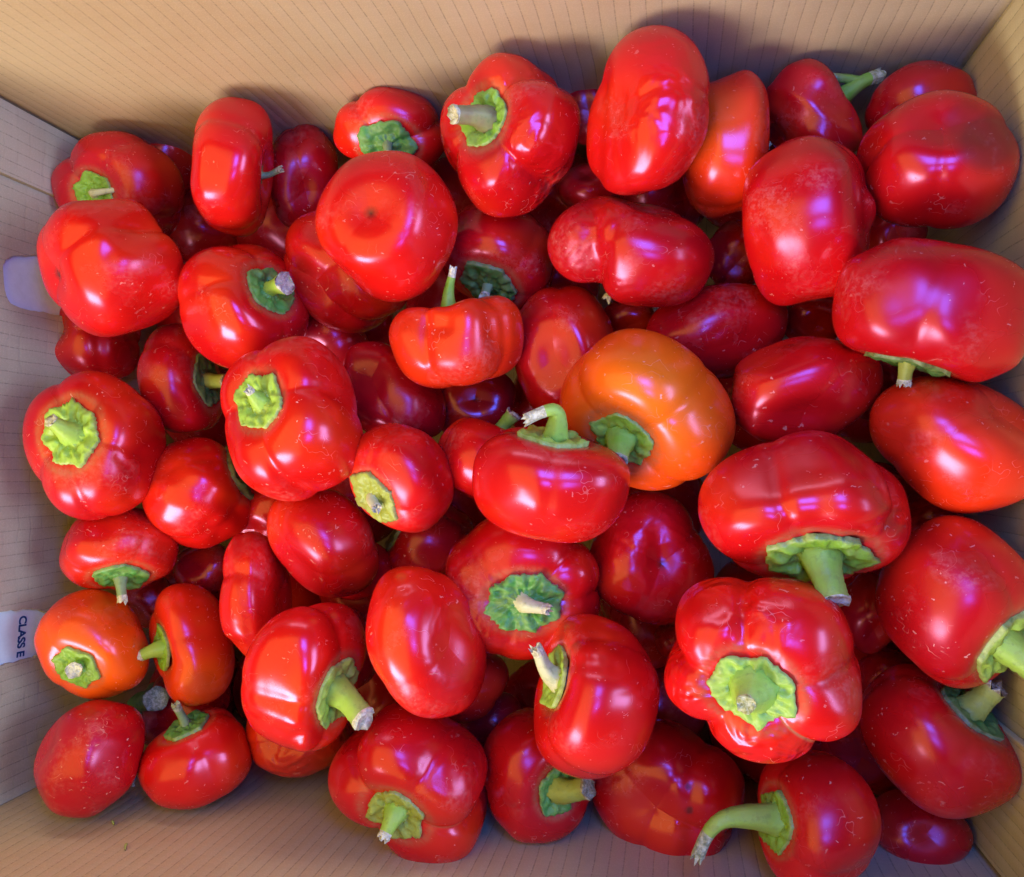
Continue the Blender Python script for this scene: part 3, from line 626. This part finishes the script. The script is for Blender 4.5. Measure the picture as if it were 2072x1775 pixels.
def bez(P0, P1, P2, P3, n):
    t = np.linspace(0, 1, n)[:, None]
    return (1-t)**3*P0+3*(1-t)**2*t*P1+3*(1-t)*t*t*P2+t**3*P3
def tube(path, radii, nc, rib, rng, rough=0.0):
    T = np.gradient(path, axis=0); T /= np.linalg.norm(T, axis=1)[:, None]
    n0 = np.cross(T[0], [0.31, 0.77, 0.55]); n0 /= np.linalg.norm(n0)
    V = []
    ph = np.linspace(0, 2*math.pi, nc, endpoint=False)
    for i in range(len(path)):
        n0 = n0-T[i]*(n0 @ T[i]); n0 /= np.linalg.norm(n0); b = np.cross(T[i], n0)
        r = radii[i]*(1+rib*np.cos(5*ph+.6*i/len(path))+.5*rib*np.cos(3*ph+1)+rng.normal(0, rough, nc))
        V.append(path[i]+np.outer(np.cos(ph)*r, n0)+np.outer(np.sin(ph)*r, b))
    return V, T
def add_stem(p, f, T, Wc, root_loc, root, rng):
    dx, dy, rise, r0, r1, sc, cc = p['stem'][:7]
    via = p['stem'][7] if len(p['stem']) > 7 else None
    mp = (CAM_H-Wc[2])/FPX
    K = p['cal'][0] if p['cal'] else 30
    rad = K/(0.5*(p['A']+p['B']))
    top = f(np.array(1e-4), np.array(0.0)); top = top+np.array([0, 0, .20*rad])
    a = T @ np.array([0, 0, 1.0]); a /= np.linalg.norm(a)
    base = Wc+T @ top
    eye = (CAM-base)/np.linalg.norm(CAM-base)
    tipv = base+ROT @ (np.array([dx, -dy, 0])*mp)+eye*rise*mp
    L = np.linalg.norm(tipv-base)
    d = (tipv-base)/L
    P0 = base-a*r0*mp*.5
    n = 22
    path = bez(P0, base+a*L*.42, tipv-(d*.75+a*.1)*L*.36, tipv, n)
    if via:
        vv = base+ROT @ (np.array([via[0], -via[1], 0])*mp)+eye*via[2]*mp
        path = bez(P0, base+(vv-base)*.9, vv+(vv-base)*.1, tipv, n)
    s = np.linspace(0, 1, n)
    R = (r0+(r1-r0)*smooth(s))*mp
    R = R*(1+.55*np.exp(-s/.09))*(1+.10*np.exp(-((s-1)/.08)**2))*(1-.10*np.exp(-((s-.5)/.25)**2))
    V, Tn = tube(path, R, 16, .055, rng, .02)
    cutn = 3 if r1 > 13 else 6                           # rings that are dry
    body_r = V[:n-cutn+1]
    nc = 16
    W = np.concatenate(body_r)-root_loc
    dry = np.repeat(smooth((s[:n-cutn+1]-.66)/.34)*.35, nc)
    o = mesh_obj('stem', W, grid_faces(len(body_r), nc), STEM, root, attrs={'dry': dry})
    o.color = (*GCOL[sc], 1)
    E = [x.copy() for x in V[n-cutn:]]
    jl = (.35 if r1 > 13 else .9)*r1*mp
    E[-1] = E[-1]+np.outer(rng.uniform(-1, 1, nc)*jl, Tn[-1])
    inner = path[-1]+(E[-1]-path[-1])*.55-Tn[-1]*r1*mp*.25+np.outer(rng.uniform(-1, 1, nc)*jl*.4, Tn[-1])
    mid = path[-1]-Tn[-1]*r1*mp*.15
    E.append(inner)
    W = np.vstack(E+[mid[None]])-root_loc
    F = grid_faces(len(E), nc); b0 = (len(E)-1)*nc
    F += [(b0+j, len(W)-1, b0+(j+1) % nc) for j in range(nc)]
    ce = mesh_obj('cut_end', W, F, CUT, o, smooth=r1 > 13)
    ce.color = (*GCOL[cc], 1)
    if len(p['stem']) > 8:                                # a side branch of the stem
        t, bx, by, bz, br = p['stem'][8]
        q0 = path[int(t*(n-1))]; q1 = q0+ROT @ (np.array([bx, -by, bz])*mp)
        bp = q0+(q1-q0)*np.linspace(0, 1, 8)[:, None]
        Vb, _ = tube(bp, br*mp*np.linspace(1.1, .9, 8), 10, .06, rng, .03)
        Wb = np.vstack([np.concatenate(Vb), bp[-1][None]])-root_loc
        ob = mesh_obj('side_branch', Wb, grid_faces(8, 10)+[(70+j, 80, 70+(j+1) % 10) for j in range(10)], STEM, o,
                      attrs={'dry': np.concatenate([np.repeat(np.linspace(0, .9, 8)**3, 10), [1]])})
        ob.color = (*GCOL[sc], 1)

for i, p in enumerate(PEPPERS):
    rng = np.random.default_rng(100+p['seed'])
    nth, nph = (72, 128) if p['hi'] else (40, 64)
    f, TH_, PH_, U, vall = body(p, nth, nph, rng)
    roll = rng.uniform(0, 6.28)
    depth = (CAM_H-zc[i])/-rays[i][2]
    Wc, T, ax, S = fit(p, U, f, depth, roll)
    Pw = Wc+U @ T.T
    root_loc = np.array([Wc[0], Wc[1], Pw[:, 2].min()])
    root = empty('pepper', root_loc.tolist())
    tag(root, p['label'], 'pepper', GROUP)
    # blossom nub
    if p['tip'] == 2:
        w = np.exp(-((math.pi-TH_)/.16)**2); U = U+np.outer(w, [0, 0, -.17]); Pw = Wc+U @ T.T
    # folds and dents seen in the photograph, pressed into the side they show on
    mp = (CAM_H-Wc[2])/FPX
    for x1, y1, x2, y2, wd, dp in p['dent']:
        q = project(Pw); a = np.array([x1, y1]); d = np.array([x2-x1, y2-y1], float); L2 = d @ d
        t = np.clip(((q-a) @ d)/L2, 0, 1); dist = np.linalg.norm(q-a-t[:, None]*d, axis=1)
        out = Pw-Wc; out = out/np.linalg.norm(out, axis=1)[:, None]
        front = smooth(((CAM-Wc)/np.linalg.norm(CAM-Wc) @ out.T)*2.2+.35)
        Pw = Pw-out*(dp*mp*front*np.exp(-(dist/wd)**2))[:, None]
    q = project(Pw)
    attrs = {'tip': smooth((TH_-(math.pi-.060))/.035) if p['tip'] == 1 else np.zeros(len(U))}
    fl = np.zeros(len(U))
    if p['flush']:
        fx, fy, fr, fa = p['flush']; fl = fa*smooth(1.15-np.hypot(q[:, 0]-fx, q[:, 1]-fy)/fr)
    attrs['flush'] = fl
    br = np.zeros(len(U))
    for bx, by, brr, ba in (p['bruise'] or []):
        br = np.maximum(br, ba*smooth((1.25-np.hypot(q[:, 0]-bx, q[:, 1]-by)/brr)*1.6))
    attrs['bruise'] = br
    se = np.zeros(len(U))
    if p['cal']:                                          # corky ring just outside the calyx
        rc = p['cal'][0]/(0.5*(p['A']+p['B'])); rr = np.hypot(U[:, 0], U[:, 1])
        se = .55*np.exp(-((rr-rc*1.0)/(.05))**2)*(TH_ < 1.4)*(.4+.6*rng.uniform(0, 1, len(U)))
        if p['seam']:
            a = vall[0]; dd = np.abs((PH_-a+math.pi) % (2*math.pi)-math.pi)
            se = np.maximum(se, p['seam']*.9*(dd < .035)*(TH_ < 1.9))
    attrs['seam'] = se
    faces = grid_faces(nth, nph)
    b = mesh_obj('body', Pw-root_loc, faces, SKIN_WILTED if p['wr'] else SKIN, root, attrs=attrs)
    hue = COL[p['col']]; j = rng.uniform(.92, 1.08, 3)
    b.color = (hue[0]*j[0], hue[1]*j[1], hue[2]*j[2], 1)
    b['wrinkle'] = float(p['wr'])
    if p['cal']:
        W, F, dry = calyx_mesh(p, f, T, Wc, root_loc, rng)
        c = mesh_obj('calyx', W, F, GREEN, root, attrs={'dry': dry})
        c.color = (*GCOL[p['cal'][1]], 1)
    if p['stem']:
        add_stem(p, f, T, Wc, root_loc, root, rng)

# --- the bottom of the heap, seen only as darkness in the gaps
rng = np.random.default_rng(9)
protos = []
for q in range(3):
    p = P(0, 0, 1, 1, 0, 0, '', ax=(0, 0, 1), lob=(4, .08), seed=200+q)
    f, TH_, PH_, U, vall = body(p, 30, 48, np.random.default_rng(200+q))
    R = frame_from((rng.normal(), rng.normal(), -abs(rng.normal())), 0)
    W = (U @ R.T)*0.041; W[:, 2] -= W[:, 2].min()
    z = np.zeros(len(W))
    protos.append((W, grid_faces(30, 48), {k: z for k in ('tip', 'flush', 'bruise', 'seam')}))
first = [None]*3; m = 0
WHERE = {0: 'between the bean-shaped one and the tomato-like one', 1: 'just left of the narrow upright one',
         3: 'below the dark crimson one with stubby stem', 4: 'right of the heart-shaped one', 5: 'below the peanut-shaped one',
         6: 'just left of the one with long thick stem', 7: 'above the one with long thick stem', 11: 'above the one with pale round cut stem',
         12: 'beside the tip of the long thick stem', 13: 'left of the tilted oval one', 14: 'left of the small scarlet one',
         16: 'between the scuffed one and the kidney-shaped one', 20: 'right of the small scarlet one', 22: 'left of the kidney-shaped one\'s stem',
         23: 'between the dotted one and the wrinkled one', 24: 'left of the glossy kidney-shaped one', 27: 'left of the orange one',
         28: 'under the left end of the wide folded one', 29: 'below the deeply lobed wrinkled one', 30: 'between the glossy kidney-shaped one and the pumpkin-like one',
         31: 'above the glossy kidney-shaped one', 32: 'under the lower right of the orange one', 35: 'below the tall oval one',
         36: 'under the pumpkin-like one at the near side', 37: 'between the largest one and the pumpkin-like one', 39: 'touching the orange one\'s right side',
         41: 'below the orange-red one on its side', 42: 'right of the one with long bent stem', 43: 'right of the pumpkin-like one',
         44: 'at the largest one\'s right end', 45: 'behind the largest one'}
for gx in np.linspace(XL+.043, XR-.040, 8):
    for gy in np.linspace(YB+.043, YT-.043, 6):
        q = m % 3; w = WHERE.get(m); m += 1
        loc = (gx+rng.uniform(-.006, .006), gy+rng.uniform(-.006, .006), FLOOR+.040)
        spin = rng.uniform(0, 6.28)
        if w is None: continue                           # wholly covered by the fruit above
        if first[q] is None:
            o = mesh_obj('pepper', *protos[q][:2], SKIN, None, attrs=protos[q][2]); first[q] = o
        else:
            o = first[q].copy(); col.objects.link(o)
        o.location = loc; o.rotation_euler = (0, 0, spin); o.color = (*COL['k'], 1)  # gap shade is in the colour of the bottom layer too
        tag(o, 'dark bottom-layer pepper in the gap '+w, 'pepper', 'peppers at the bottom of the heap')

# --- two dry green scraps lying against the near wall
def scrap(px, py, ang, L, label):
    w = on_plane_y(px, py, YB+.0012)
    t = np.linspace(0, 1, 9)
    path = np.stack([L*(t-.5)*math.cos(ang)-L*.25*np.sin(3*t)*math.sin(ang), .0006*np.sin(5*t), L*(t-.5)*math.sin(ang)+L*.3*t*t], 1)
    V, _ = tube(path, .0007*np.sin(np.pi*(.12+.76*t)), 8, .1, np.random.default_rng(5), .05)
    o = mesh_obj('leaf_scrap', np.concatenate(V), grid_faces(9, 8), STEM, None, attrs={'dry': np.full(72, .2)})
    o.location = w; o.color = (*GCOL['y'], 1)
    return tag(o, label, 'leaf scrap')
scrap(230, 1664, .3, .0040, 'tiny green scrap on the near wall under the tomato-like pepper')
scrap(258, 1712, .9, .0050, 'tiny curled green scrap low on the near wall, nearest the picture edge')
